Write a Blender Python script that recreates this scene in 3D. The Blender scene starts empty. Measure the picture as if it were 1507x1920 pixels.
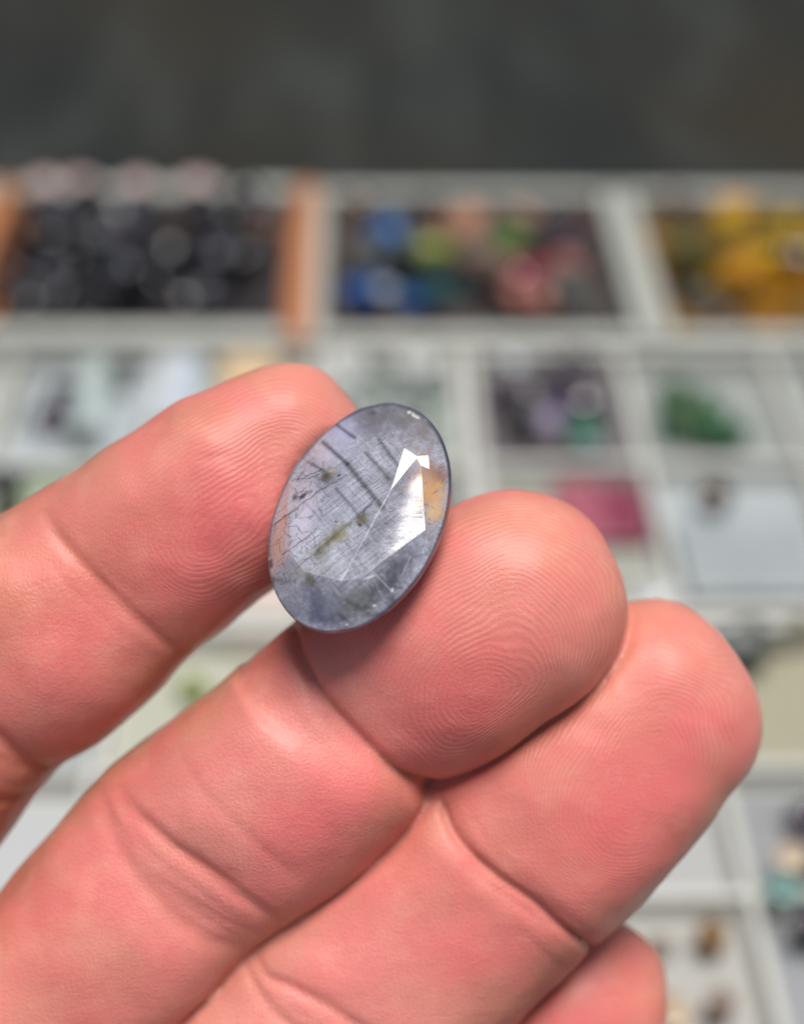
import bpy, bmesh, math, random
import numpy as np
from mathutils import Vector, Matrix
from mathutils.bvhtree import BVHTree
from mathutils.geometry import delaunay_2d_cdt
random.seed(7); rng = np.random.default_rng(7)
S = bpy.context.scene
COL = S.collection
R_ = math.radians
MM = 0.001

# ---------------------------------------------------------------- camera
HF = 16.0                                    # half horizontal field of view
FPX = 753.5 / math.tan(R_(HF))               # focal length in photo pixels
CAMH = 0.217                                 # camera height over the trays
DH = 122.0                                   # camera to stone, mm
K = DH / FPX                                 # mm per photo pixel at the stone
Fw = Vector((-82.0, 2298.0, -FPX)).normalized()
Rw = Vector((1.0, -0.02, 0.0)); Rw = (Rw - Fw * Rw.dot(Fw)).normalized()
Nw = Rw.cross(Fw).normalized()
ROT = Matrix((Rw, Fw, Nw))                   # camera axes -> world axes
CAMLOC = Vector((0, 0, CAMH))
cd = bpy.data.cameras.new("camera"); cam = bpy.data.objects.new("camera", cd); COL.objects.link(cam)
cam.matrix_world = Matrix.Translation(CAMLOC) @ ROT.to_4x4()
cd.sensor_fit = 'HORIZONTAL'; cd.sensor_width = 36.0; cd.lens = 18.0 / math.tan(R_(HF))
cd.clip_start = 0.005; cd.clip_end = 500
cd.dof.use_dof = True; cd.dof.focus_distance = 0.1215; cd.dof.aperture_fstop = cd.lens / 5.2
S.camera = cam

def hand_m():                                # hand frame (mm, origin at the stone, z to camera) -> world
    return Matrix.Translation(CAMLOC) @ ROT.to_4x4() @ Matrix.Translation((0, 0, -DH * MM)) @ Matrix.Scale(MM, 4)
HM = hand_m()

# ---------------------------------------------------------------- light
SUNC = Vector((0.10, 0.745, 0.66)).normalized()    # towards the light, camera axes
SUNW = (ROT @ SUNC).normalized()
elev = math.asin(SUNW.z); az = math.atan2(SUNW.x, SUNW.y)
W = bpy.data.worlds.new("World"); S.world = W; W.use_nodes = True
nt = W.node_tree; bg = nt.nodes['Background']
sky = nt.nodes.new('ShaderNodeTexSky'); sky.sky_type = 'NISHITA'; sky.sun_disc = False
sky.sun_elevation = elev; sky.sun_rotation = az; sky.air_density = 1.0; sky.dust_density = 4.0; sky.ozone_density = 1.0
nt.links.new(sky.outputs[0], bg.inputs[0]); bg.inputs[1].default_value = 0.06
sl = bpy.data.lights.new("sun", 'SUN'); sl.energy = 3.6; sl.angle = R_(26); sl.color = (1.0, 0.965, 0.93)
so = bpy.data.objects.new("sun", sl); COL.objects.link(so)
so.rotation_euler = SUNW.to_track_quat('Z', 'Y').to_euler(); so.location = (0, 0, 1)
S.view_settings.view_transform = 'Standard'; S.view_settings.look = 'None'
S.view_settings.gamma = 1; S.view_settings.exposure = 0.0
S.render.engine = 'CYCLES'
S.cycles.use_denoising = True
S.cycles.max_bounces = 12; S.cycles.transmission_bounces = 10

# ---------------------------------------------------------------- helpers
def srgb(r, g, b):
    f = lambda c: ((c/255 + .055)/1.055)**2.4 if c > 10 else c/255/12.92
    return (f(r), f(g), f(b), 1)

class NT:
    def __init__(s, name):
        s.m = bpy.data.materials.new(name); s.m.use_nodes = True
        s.t = s.m.node_tree; s.b = s.t.nodes['Principled BSDF']
    def n(s, typ, **kw):
        x = s.t.nodes.new('ShaderNode' + typ)
        for k, v in kw.items():
            if k.startswith('i_'):
                key = k[2:]; key = int(key) if key.isdigit() else key.replace('_', ' ')
                s.put(x.inputs[key], v)
            else: setattr(x, k, v)
        return x
    def put(s, sock, v):
        if isinstance(v, bpy.types.NodeSocket): s.t.links.new(v, sock)
        elif isinstance(v, bpy.types.Node): s.t.links.new(v.outputs[0], sock)
        else: sock.default_value = v
    def set(s, **kw):
        for k, v in kw.items(): s.put(s.b.inputs[k.replace('_', ' ')], v)
    def math(s, op, a, b=0.0, c=0.0):
        x = s.n('Math', operation=op); s.put(x.inputs[0], a); s.put(x.inputs[1], b); s.put(x.inputs[2], c); return x.outputs[0]
    def mix(s, f, a, b, mode='MIX'):
        x = s.n('Mix', data_type='RGBA', blend_type=mode); s.put(x.inputs[0], f); s.put(x.inputs[6], a); s.put(x.inputs[7], b); return x.outputs[2]
    def ramp(s, f, *stops):
        x = s.n('ValToRGB'); s.put(x.inputs[0], f); e = x.color_ramp.elements
        while len(e) < len(stops): e.new(.5)
        for i, (p, c) in enumerate(stops): e[i].position = p; e[i].color = c if len(c) == 4 else (*c, 1)
        return x.outputs[0]
    def noise(s, vec, scale, detail=3, rough=.5, dist=0.0):
        x = s.n('TexNoise', i_Scale=scale, i_Detail=detail, i_Roughness=rough, i_Distortion=dist)
        if vec is not None: s.put(x.inputs['Vector'], vec)
        return x.outputs[0]
    def attr(s, name): return s.n('Attribute', attribute_name=name)

def link(name, me, mats=(), parent=None, loc=None, label=None, cat=None, group=None, kind=None):
    o = bpy.data.objects.new(name, me); COL.objects.link(o)
    for m in (mats if isinstance(mats, (list, tuple)) else [mats]):
        if me is not None: me.materials.append(m)
    if parent: o.parent = parent
    if loc is not None: o.location = loc
    if label: o['label'] = label
    if cat: o['category'] = cat
    if group: o['group'] = group
    if kind: o['kind'] = kind
    return o

def mesh(name, verts, faces, smooth=False):
    me = bpy.data.meshes.new(name); me.from_pydata([tuple(v) for v in verts], [], faces); me.update()
    if smooth: me.polygons.foreach_set('use_smooth', [True]*len(me.polygons))
    return me

def bm_mesh(name, bm, smooth=False):
    me = bpy.data.meshes.new(name); bm.to_mesh(me); bm.free()
    if smooth: me.polygons.foreach_set('use_smooth', [True]*len(me.polygons))
    return me

def box_bm(bm, x0, x1, y0, y1, z0, z1, bev=0.0):
    r = bmesh.ops.create_cube(bm, size=1.0)
    vs = r['verts']
    bmesh.ops.scale(bm, vec=(x1-x0, y1-y0, z1-z0), verts=vs)
    bmesh.ops.translate(bm, vec=((x0+x1)/2, (y0+y1)/2, (z0+z1)/2), verts=vs)
    if bev:
        es = list({e for v in vs for e in v.link_edges})
        bmesh.ops.bevel(bm, geom=es, offset=bev, segments=2, affect='EDGES', profile=.5)

def G(px, py, z=0.0):                         # photo pixel -> point on the trays at height z
    d = ROT @ Vector(((px-753.5)/FPX, (960-py)/FPX, -1))
    t = (z - CAMH) / d.z
    return CAMLOC + d * t

# ---------------------------------------------------------------- setting materials
def plastic(name, col, rough=.35, var=.06, spec=.5, trans=0.0, bump=.15):
    m = NT(name); tc = m.n('TexCoord')
    n = m.noise(tc.outputs['Object'], 60, 4, .6)
    c2 = tuple(x*(1-3*var) for x in col[:3]) + (1,)
    m.set(Base_Color=m.mix(m.math('MULTIPLY', n, 1.0), c2, col), Roughness=m.math('MULTIPLY_ADD', n, .25, rough-.1),
          Transmission_Weight=trans)
    b = m.n('Bump', i_Strength=bump, i_Distance=.0003, i_Height=m.noise(tc.outputs['Object'], 300, 3))
    m.set(Normal=b); return m.m

M_white = plastic('grey_white_plastic', srgb(206, 207, 199), .3)
M_clear = plastic('frosted_plastic', srgb(180, 183, 174), .3)
M_orange = plastic('orange_plastic', srgb(188, 124, 80), .4)
M_paper = {}
def paper(k, col):
    if k not in M_paper: M_paper[k] = plastic('paper_'+k, col, .75, .05)
    return M_paper[k]

m = NT('dark_cloth'); tc = m.n('TexCoord')
mp = m.n('Mapping', i_Vector=tc.outputs['Object'], i_Scale=(26, 7, 5))
n1 = m.noise(mp, 1.0, 5, .6, 1.0); n2 = m.noise(tc.outputs['Object'], 9, 4, .55)
c = m.ramp(n1, (.3, srgb(34, 37, 37)), (.5, srgb(43, 46, 44)), (.72, srgb(62, 66, 63)))
c = m.mix(m.ramp(n2, (.45, (0, 0, 0)), (.7, (1, 1, 1))), c, srgb(48, 45, 38))
wv = m.noise(tc.outputs['Object'], 1800, 2)
m.set(Base_Color=c, Roughness=.9, Specular_IOR_Level=.15, Normal=m.n('Bump', i_Strength=.4, i_Distance=.0004, i_Height=wv)); M_cloth = m.m

m = NT('grey_paving'); tc = m.n('TexCoord')
n1 = m.noise(tc.outputs['Object'], 3, 6, .6)
m.set(Base_Color=m.ramp(n1, (.3, srgb(105, 100, 94)), (.7, srgb(140, 135, 127))), Roughness=.9); M_ground = m.m

# ---------------------------------------------------------------- ground + table
bm = bmesh.new(); bmesh.ops.create_grid(bm, x_segments=2, y_segments=2, size=200)
link('ground', bm_mesh('ground', bm), M_ground, loc=(0, 0, -.78), kind='structure')
tb = link('market_table', None, (), loc=(0, .30, -.78),
          label='table under a dark grey-green cloth that carries the trays of stones', cat='table')
bm = bmesh.new(); box_bm(bm, -.75, .75, -.42, .62, .745, .7755, .004)
link('tabletop', bm_mesh('tabletop', bm), M_cloth, tb)
for sx in (-1, 1):
    for y in (-.38, .58):
        bm = bmesh.new(); box_bm(bm, sx*.70-.02, sx*.70+.02, y-.02, y+.02, 0, .744, .002)
        link('leg', bm_mesh('leg', bm), M_ground, tb)

# ---------------------------------------------------------------- trays
WH = .0075; WT = .0027
def tray(label, xs, ys, mat, name='compartment_tray', group=None, floor=None, wh=WH, wt=WT, liners={}, ymat=None, inset=.0024):
    """open tray with walls on the outer lines and dividers on the inner ones"""
    x0, x1, y0, y1 = xs[0], xs[-1], ys[0], ys[-1]
    t = link(name, None, (), loc=((x0+x1)/2, (y0+y1)/2, -.0040), label=label, cat='tray', group=group)
    ox, oy = t.location.x, t.location.y
    bm = bmesh.new(); box_bm(bm, x0-ox-wt/2, x1-ox+wt/2, y0-oy-wt/2, y1-oy+wt/2, .0, .0040, .0004)
    link('base', bm_mesh('base', bm), floor or mat, t)
    for k, x in enumerate(xs):
        out = k in (0, len(xs)-1); w = wt*(1.0 if out else .75)
        bm = bmesh.new(); box_bm(bm, x-ox-w/2, x-ox+w/2, y0-oy-wt/2+.0003, y1-oy+wt/2-.0003, .0035, .004+wh-(0 if out else .0008), w*.25)
        link('rim' if out else 'divider', bm_mesh('wall', bm), mat, t)
    for k, y in enumerate(ys):
        out = k in (0, len(ys)-1); w = wt*(1.0 if out else .75)
        bm = bmesh.new(); box_bm(bm, x0-ox+w/2, x1-ox-w/2, y-oy-w/2, y-oy+w/2, .0036, .004+wh-(.0003 if out else .0011), w*.25)
        link('rim' if out else 'divider', bm_mesh('wall', bm), ymat or mat, t)
    for (i, j), col in liners.items():
        bm = bmesh.new(); g = inset
        box_bm(bm, xs[i]-ox+g, xs[i+1]-ox-g, ys[j]-oy+g, ys[j+1]-oy-g, .0041, .0046)
        link('liner', bm_mesh('liner', bm), paper('c%d_%d_%d' % tuple(int(255*x) for x in col[:3]), col), t)
    return t

gx = lambda px, py: G(px, py, .004).x
gy = lambda py: G(753, py, .006).y
DX = [gx(1175, 750) + .0395*k for k in range(-7, 5)]       # column lines; index 7 = D1
Y1 = gy(650); Y0 = gy(380)
Ya, Yb, Yc, Yd, Ye = gy(657), gy(868), gy(1150), gy(1442), gy(1684)
Yf = Ye - .045; Yg = Yf - .05
pale = srgb(160, 172, 166); blue = srgb(164, 173, 175); cream = srgb(226, 205, 170); beige = srgb(158, 155, 132)
grey = srgb(146, 151, 147); pinky = srgb(205, 186, 176); lilac = srgb(176, 172, 182); green = srgb(170, 190, 160)
def part_x(a, b): return DX[a:b+1]
trayA = tray('grey-white tray of small compartments directly below the orange tray, second row', DX[1:6], [Yc, Yb, Ya-.001], M_white,
             liners={(0,1): pale, (1,1): srgb(174,177,174), (2,1): blue, (3,1): srgb(160,170,161),
                     (0,0): srgb(104,102,80), (1,0): pale, (2,0): green, (3,0): pinky})
trayB = tray('grey-white compartment tray holding the purple, green and pink stones right of the gem', DX[6:12], [Yc, Yb, Ya-.001], M_white,
             liners={(0,1): srgb(92,86,90), (1,1): grey, (2,1): grey, (3,1): grey, (0,0): srgb(158,160,149),
                     (1,0): blue, (2,0): pale})
tray('narrow pale tray of clear colourless stones behind the top of the gem', [DX[5]+.0035, DX[6]-.0035], [Yc, Yb, Ya-.001], M_white,
     liners={(0,0): srgb(96,98,98), (0,1): srgb(161,174,165)})
tray('grey-white compartment tray seen through the gap between index and middle finger', DX[0:6]+[DX[6]-.0035], [Yg, Yf, Ye, Yd, Yc-.0045], M_white,
     liners={(4,3): srgb(176,178,162), (3,3): srgb(140,150,151), (5,3): srgb(178,168,158), (4,2): srgb(180,184,186), (3,2): srgb(180,184,184), (2,2): srgb(176,182,180), (3,1): srgb(172,176,174), (4,1): srgb(172,176,174)})
tray('grey-white compartment tray at the lower right edge with beige and dark stones', DX[6:12], [Yg, Yf, Ye, Yd, Yc-.0045], M_white,
     liners={(1,3): beige, (0,3): beige, (1,2): srgb(143,146,147), (0,2): srgb(170,172,170), (0,1): srgb(174,174,168), (1,1): srgb(147,150,152)})
# the three wide trays of the back row
def xat(px, py=470): return G(px, py, .006).x
wt3 = .006
T1 = (xat(-20), xat(570)); T2 = (xat(597), xat(1158)); T3 = (xat(1192), xat(1800))
T0 = (T1[0]-.09, T1[0]-.006)
rt1 = tray('wide orange tray heaped with black stones at the back left', list(T1), [Y1, Y0], M_orange, 'stone_tray', wh=.012, wt=.0065, liners={(0,0): srgb(38,34,38)}, ymat=M_clear, inset=.0055)
rt2 = tray('wide clear-rimmed tray of mixed coloured stones in the middle of the back row', list(T2), [Y1, Y0], M_clear, 'stone_tray', wh=.011, wt=.005, liners={(0,0): srgb(70,62,58)})
rt3 = tray('wide pale tray of yellow stones at the back right', list(T3), [Y1, Y0], M_clear, 'stone_tray', wh=.011, wt=.005, liners={(0,0): srgb(120,88,24)})
rt0 = tray('wide pale tray cut off by the left edge, beside the orange tray', list(T0), [Y1, Y0], M_clear, 'stone_tray', wh=.013, wt=.006)

# ---------------------------------------------------------------- stones in the trays
def cut_stone(n=10, ax=1.0, ay=.8, th=.62, table=.55):
    vs = []; r = lambda rad, z, off=0: [(ax*rad*math.cos(2*math.pi*(i+off)/n), ay*rad*math.sin(2*math.pi*(i+off)/n), z) for i in range(n)]
    vs += r(table, th*.45) + r(.82, th*.30, .5) + r(1, th*.06) + r(1, -th*.06) + r(.62, -th*.5, .5) + [(0, 0, -th)]
    f = [tuple(range(n))]
    A, B, C, D, E = 0, n, 2*n, 3*n, 4*n
    for i in range(n):
        j = (i+1) % n
        f += [(A+j, A+i, B+i), (A+j, B+i, C+j), (B+i, A+i, C+i), (B+i, C+i, C+j), (C+i, D+i, D+j, C+j),
              (D+i, E+i, D+j), (E+i, E+j, D+j), (E+i, 5*n, E+j)]
    # the ring offsets make some triangles share corners; fix winding later
    me = mesh('cut_stone', vs, f); bm = bmesh.new(); bm.from_mesh(me)
    bmesh.ops.remove_doubles(bm, verts=bm.verts, dist=1e-6)
    bm2 = bmesh.new()
    for v in bm.verts: bm2.verts.new(v.co)
    bmesh.ops.convex_hull(bm2, input=bm2.verts)
    bmesh.ops.dissolve_limit(bm2, angle_limit=R_(1), verts=bm2.verts, edges=bm2.edges)
    bm2.to_mesh(me); bm.free(); bm2.free(); return me
def rough_stone(seed):
    r = random.Random(seed); bm = bmesh.new()
    pts = []
    for k in range(26):
        v = Vector((r.gauss(0, 1), r.gauss(0, 1), r.gauss(0, 1))).normalized()
        pts.append(bm.verts.new((v.x*1.0*r.uniform(.85, 1), v.y*.8*r.uniform(.85, 1), v.z*.62*r.uniform(.85, 1))))
    h = bmesh.ops.convex_hull(bm, input=bm.verts)
    bmesh.ops.delete(bm, geom=[v for v in bm.verts if not v.link_faces], context='VERTS')
    bmesh.ops.bevel(bm, geom=bm.edges[:], offset=.05, segments=1, affect='EDGES')
    return bm_mesh('tumbled_stone', bm)
SHAPES = [cut_stone(10), cut_stone(8, 1, .7), cut_stone(12, 1, 1, .6), rough_stone(1), rough_stone(2), rough_stone(3), rough_stone(4)]

def gem_mat(name, col, rough=.06, trans=.35, ior=1.7):
    m = NT('stone_'+name); tc = m.n('TexCoord'); oi = m.n('ObjectInfo')
    n = m.noise(tc.outputs['Object'], 1.6, 4, .6, .6)
    dark = tuple(x*.45 for x in col[:3]) + (1,)
    c = m.mix(m.ramp(n, (.35, (0, 0, 0)), (.65, (1, 1, 1))), dark, col)
    c = m.mix(m.math('MULTIPLY', oi.outputs['Random'], .35), c, (.75, .75, .75, 1))  if trans > .3 else c
    m.set(Base_Color=c, Roughness=rough, Transmission_Weight=trans, IOR=ior); return m.m
MS = {k: gem_mat(k, srgb(*c), r, t, i) for k, (c, r, t, i) in dict(
    black=((30, 29, 34), .24, .0, 1.6), darkgrey=((58, 62, 72), .28, .0, 1.6), blue=((52, 120, 190), .36, .0, 1.5), deepblue=((8, 78, 150), .36, .0, 1.5),
    green=((120, 168, 78), .1, .2, 1.6), lime=((160, 178, 70), .1, .2, 1.6), peach=((205, 150, 118), .2, .1, 1.6), pink=((200, 134, 120), .2, .1, 1.6),
    red=((150, 58, 44), .1, .1, 1.7), crimson=((140, 36, 62), .1, .1, 1.7), brown=((92, 62, 36), .1, .1, 1.6), plum=((74, 58, 78), .1, .2, 1.7), lilac=((140, 124, 156), .08, .3, 1.7),
    yellow=((206, 168, 8), .42, .0, 1.4), amber=((200, 136, 6), .42, .0, 1.4), olive=((108, 104, 52), .1, .1, 1.6), clear=((196, 210, 202), .05, .5, 1.55),
    emerald=((38, 112, 68), .1, .15, 1.6), mauve=((122, 62, 82), .2, .1, 1.6), teal=((44, 92, 92), .08, .1, 1.7), gold=((150, 112, 66), .1, .2, 1.6), slate=((78, 84, 80), .35, .0, 1.45),
    glintl=((168, 156, 188), .3, .0, 1.6), glintw=((190, 200, 204), .25, .0, 1.6), glintt=((110, 160, 150), .3, .0, 1.6), glintc=((214, 190, 160), .3, .0, 1.6), glintg=((104, 108, 118), .3, .0, 1.6), palepink=((226, 196, 190), .25, .0, 1.6), white=((225, 228, 224), .1, .1, 1.6), taupe=((150, 128, 112), .15, .1, 1.6)).items()}
MEC = {}
def stone(kind, sh, x, y, z, r, label, group=None, flat=.35, rot=None):
    key = (kind, sh)
    if key not in MEC:
        me = SHAPES[sh].copy(); me.materials.clear(); me.materials.append(MS[kind]); MEC[key] = me
    o = link('gemstone', MEC[key] if False else None) if False else bpy.data.objects.new('gemstone', MEC[key])
    COL.objects.link(o); o.location = (x, y, z); o.scale = (r, r, r*random.uniform(.85, 1.1))
    o.rotation_euler = rot or (random.uniform(-flat, flat), random.uniform(-flat, flat), random.uniform(0, 6.3))
    o['label'] = label; o['category'] = 'gemstone'
    if group: o['group'] = group
    return o
def heap(pts_r, base=.0006, hmax=.02, squash=.62):
    placed = []
    for (x, y, r, tag) in pts_r:
        z = base + r*squash
        for (a, b, c, q, _) in placed:
            d = math.hypot(x-a, y-b)
            if d < (r+q)*.92: z = max(z, c + squash*math.sqrt(max(0, ((r+q)*.92)**2 - d*d)))
        if z < hmax: placed.append((x, y, z, r, tag))
    return placed
def rnd_pts(x0, x1, y0, y1, n, r0, r1, tagf):
    out = []
    for k in range(n):
        r = random.uniform(r0, r1); x = random.uniform(x0+r, x1-r); y = random.uniform(y0+r, y1-r)
        out.append((x, y, r, tagf(x, y)))
    return out
# black heap
P = heap(rnd_pts(T1[0]+.005, T1[1]-.009, Y1+.003, Y0-.008, 520, .0055, .0080, lambda x, y: 'black' if random.random() < .72 else 'darkgrey'), hmax=.0190)[:95]
for x, y, z, r, k in P:
    stone(k, random.choice((0, 1, 3, 4, 5, 6)), x, y, z, r,
          'glossy black stone in the heap of the orange tray' if k == 'black' else 'glossy dark grey stone in the heap of the orange tray',
          'black stones in the orange tray' if k == 'black' else 'dark grey stones in the orange tray', .6)
# mixed heap: colour zones read from the photo
Z2 = [((665, 490), 'brown'), ((740, 450), 'blue'), ((760, 480), 'blue'), ((690, 400), 'blue'), ((640, 380), 'blue'), ((720, 590), 'deepblue'), ((660, 590), 'deepblue'), ((770, 585), 'deepblue'), ((790, 400), 'black'),
      ((700, 520), 'slate'), ((770, 520), 'black'), ((820, 510), 'lime'), ((870, 440), 'peach'), ((930, 470), 'green'), ((850, 480), 'lime'), ((890, 510), 'taupe'), ((850, 340), 'green'),
      ((860, 580), 'teal'), ((930, 590), 'crimson'), ((830, 600), 'brown'), ((940, 390), 'brown'), ((1000, 440), 'peach'), ((1040, 420), 'pink'), ((1030, 480), 'plum'), ((1060, 470), 'plum'),
      ((1020, 540), 'pink'), ((1060, 530), 'pink'), ((1110, 520), 'red'), ((1110, 560), 'red'), ((1000, 590), 'pink'), ((1110, 600), 'slate'), ((1100, 440), 'brown'), ((640, 450), 'brown'), ((960, 570), 'crimson'), ((990, 390), 'pink')]
Z2 = [(G(a, b, .008), c) for (a, b), c in Z2]
def zone2(x, y):
    return min(Z2, key=lambda q: (q[0].x-x)**2 + ((q[0].y-y)*.8)**2 + random.uniform(0, 8e-6))[1]
NAMEC = dict(deepblue='deep blue', crimson='crimson', lime='lime green', peach='peach coloured', taupe='grey-brown', slate='slate grey', plum='dark plum', green='green',
             amber='amber', clear='colourless', emerald='emerald green', darkgrey='dark grey', gold='golden brown', mauve='mauve pink')
P = heap(rnd_pts(T2[0]+.003, T2[1]-.003, Y1+.003, Y0-.012, 520, .0055, .0082, zone2), hmax=.0175)[:92]
for x, y, z, r, k in P:
    nm = NAMEC.get(k, k)
    stone(k, random.choice((0, 1, 2, 3, 4, 5, 6)), x, y, z, r, f'{nm} stone in the wide tray of mixed colours', f'{nm} stones in the mixed tray', .5)
Z3 = [((1260, 430), 'brown'), ((1300, 480), 'olive'), ((1280, 580), 'slate'), ((1320, 580), 'taupe'), ((1350, 470), 'yellow'), ((1400, 450), 'amber'), ((1380, 520), 'yellow'), ((1440, 580), 'amber'),
      ((1460, 440), 'olive'), ((1470, 470), 'yellow'), ((1500, 510), 'brown'), ((1500, 590), 'amber'), ((1420, 480), 'yellow'), ((1300, 410), 'amber'), ((1360, 410), 'amber'), ((1600, 500), 'yellow')]
Z3 = [(G(a, b, .008), c) for (a, b), c in Z3]
zone3 = lambda x, y: min(Z3, key=lambda q: (q[0].x-x)**2 + (q[0].y-y)**2)[1]
P = heap(rnd_pts(T3[0]+.003, T3[0]+.072, Y1+.003, Y0-.010, 420, .0055, .0080, zone3), hmax=.0175)[:75]
for x, y, z, r, k in P:
    nm = NAMEC.get(k, k)
    stone(k, random.choice((3, 4, 5, 6, 1)), x, y, z, r, f'{nm} stone in the tray of yellow stones', f'{nm} stones in the yellow tray', .5)
for k, (a_, b_) in enumerate([(82, 352), (152, 350), (258, 352), (372, 350)]):
    q = G(a_, b_, .014); stone('palepink', 2, q.x, q.y, q.z+.002, .0046, 'pale pink stone added as a glint along the far rim of the orange tray', 'pale pink glint stones on the black heap', .1)  # pale pink colour stands in for reflections along the far rim
# small compartments
def cellfill(px0, px1, py0, py1, n, r0, r1, kinds, where, hmax=.008, shapes=(0, 1, 2, 3, 5)):
    a = G(px0, py1, .003); b = G(px1, py0, .003)
    pts = rnd_pts(min(a.x, b.x), max(a.x, b.x), a.y, b.y, n, r0, r1, lambda x, y: random.choice(kinds))
    for x, y, z, r, k in heap(pts, .0010, hmax):
        nm = NAMEC.get(k, k); stone(k, random.choice(shapes), x, y, z, r, f'{nm} stone in the {where}', f'{nm} stones in the {where}')
cellfill(905, 1150, 690, 835, 34, .0035, .0055, ['plum', 'plum', 'slate', 'lilac', 'plum', 'black'], 'purple compartment right of the gem', .010)
a = G(1095, 805, .010); stone('emerald', 2, a.x, a.y, a.z, .0045, 'pale green cut stone at the near right corner of the purple compartment')
for k in range(34):                            # wedge of green stones
    u, v = random.random(), random.random()
    if u + v > 1: u, v = 1-u, 1-v
    px, py = 1240 + 170*u + 5*v, 825 - 118*v + 0*u
    a = G(px, py, .004)
    stone('emerald' if random.random() < .8 else 'olive', random.choice((3, 4, 5)), a.x, a.y, .0035+random.uniform(0, .003), random.uniform(.0030, .0046),
          'small green stone in the wedge-shaped pile in its compartment', 'small green stones in one pile')
cellfill(600, 850, 680, 840, 16, .0035, .0055, ['clear'], 'pale compartment behind the gem top', .006, (0, 1, 2))
cellfill(1490, 1600, 690, 800, 10, .0035, .0055, ['slate', 'black'], 'compartment cut by the right edge', .006)
cellfill(60, 125, 690, 850, 6, .0045, .006, ['plum'], 'whitish compartment at the left edge', .007)
cellfill(120, 180, 790, 850, 4, .004, .005, ['slate', 'plum'], 'whitish compartment at the left edge', .007)
cellfill(205, 250, 680, 740, 3, .003, .004, ['slate'], 'whitish compartment left of the cream packet', .007)
cellfill(-40, 60, 900, 985, 12, .004, .006, ['olive', 'black', 'slate'], 'compartment half hidden by the index finger', .01)
cellfill(1285, 1400, 905, 965, 12, .0038, .0058, ['olive', 'brown', 'slate'], 'compartment right of the pink packet', .007)
cellfill(1350, 1430, 1170, 1260, 10, .0045, .0068, ['slate', 'black'], 'compartment above the ring fingertip', .009)
cellfill(1450, 1540, 1170, 1215, 6, .003, .0045, ['olive'], 'compartment above the ring fingertip', .007)
cellfill(1465, 1560, 1490, 1590, 14, .0042, .0062, ['plum', 'plum', 'black'], 'compartment at the lower right edge', .009)
cellfill(1470, 1570, 1620, 1680, 12, .0035, .0055, ['teal', 'slate', 'teal'], 'compartment at the lower right edge', .009)
cellfill(1480, 1570, 1700, 1800, 12, .0035, .0055, ['mauve', 'teal', 'plum'], 'lowest compartment at the lower right edge', .009)
cellfill(1215, 1260, 1740, 1800, 3, .0025, .0035, ['taupe'], 'compartment beside the little finger', .006)
cellfill(1310, 1350, 1740, 1800, 3, .0025, .0035, ['gold'], 'compartment beside the little finger', .006)
cellfill(1320, 1375, 1860, 1930, 4, .0025, .0035, ['taupe', 'brown'], 'compartment beside the little finger', .006)
cellfill(1240, 1290, 1880, 1930, 2, .0030, .0040, ['amber'], 'compartment beside the little finger', .006)
cellfill(320, 380, 1240, 1330, 5, .003, .005, ['lime'], 'compartment between index and middle finger', .007)
a = G(1222, 1108, .006); stone('white', 2, a.x, a.y, .0055, .0066, 'white round stone beside the tip of the middle finger')
for (a_, b_, t_) in ((785, 692, 'white round stone added as a glint at the far side of the pale tray, right of two'), (648, 702, 'white round stone added as a glint at the far side of the pale tray, left of two')):
    a = G(a_, b_, .006); stone('white', 2, a.x, a.y, .008, .0055, t_, None, .1)  # white stones put in for blurred highlights; the brightness is their colour
a = G(1395, 1205, .006); stone('slate', 3, a.x, a.y, .0065, .0085, 'large dark slate stone just above the tip of the ring finger', None, .1)
for (a_, b_, k_, z_, t_) in ((1028, 790, 'glintl', .010, 'pale lilac stone added as a glint low in the purple compartment'), (962, 676, 'glintw', .010, 'silvery stone added as a glint at the far rim of the purple compartment'),
        (1100, 822, 'glintt', .011, 'pale teal stone added as a glint at the near rim of the purple compartment'), (1484, 1608, 'glintc', .009, 'cream stone added as a glint beside the right edge, above the teal one'),
        (1468, 1668, 'glintt', .009, 'pale teal stone added as a glint beside the right edge, below the cream one'), (720, 540, 'glintw', .019, 'silvery stone added as a glint over the blue stones of the mixed tray'),
        (412, 470, 'glintg', .021, 'grey stone added as a glint in the right half of the black heap'), (190, 440, 'glintg', .021, 'grey stone added as a glint in the left half of the black heap'), (492, 384, 'glintg', .020, 'grey stone added as a glint at the far right of the black heap'),
        (96, 500, 'glintg', .021, 'grey stone added as a glint at the near left of the black heap'), (1350, 372, 'glintw', .014, 'silvery stone added as a glint at the far rim of the yellow tray'), (1265, 1905, 'glintc', .006, 'cream stone added as a glint beside the tip of the little finger')):
    a = G(a_, b_, z_); stone(k_, 2, a.x, a.y, a.z, .0030, t_, None, .1)  # small pale stones, their flat colour standing in for out-of-focus glints
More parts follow.
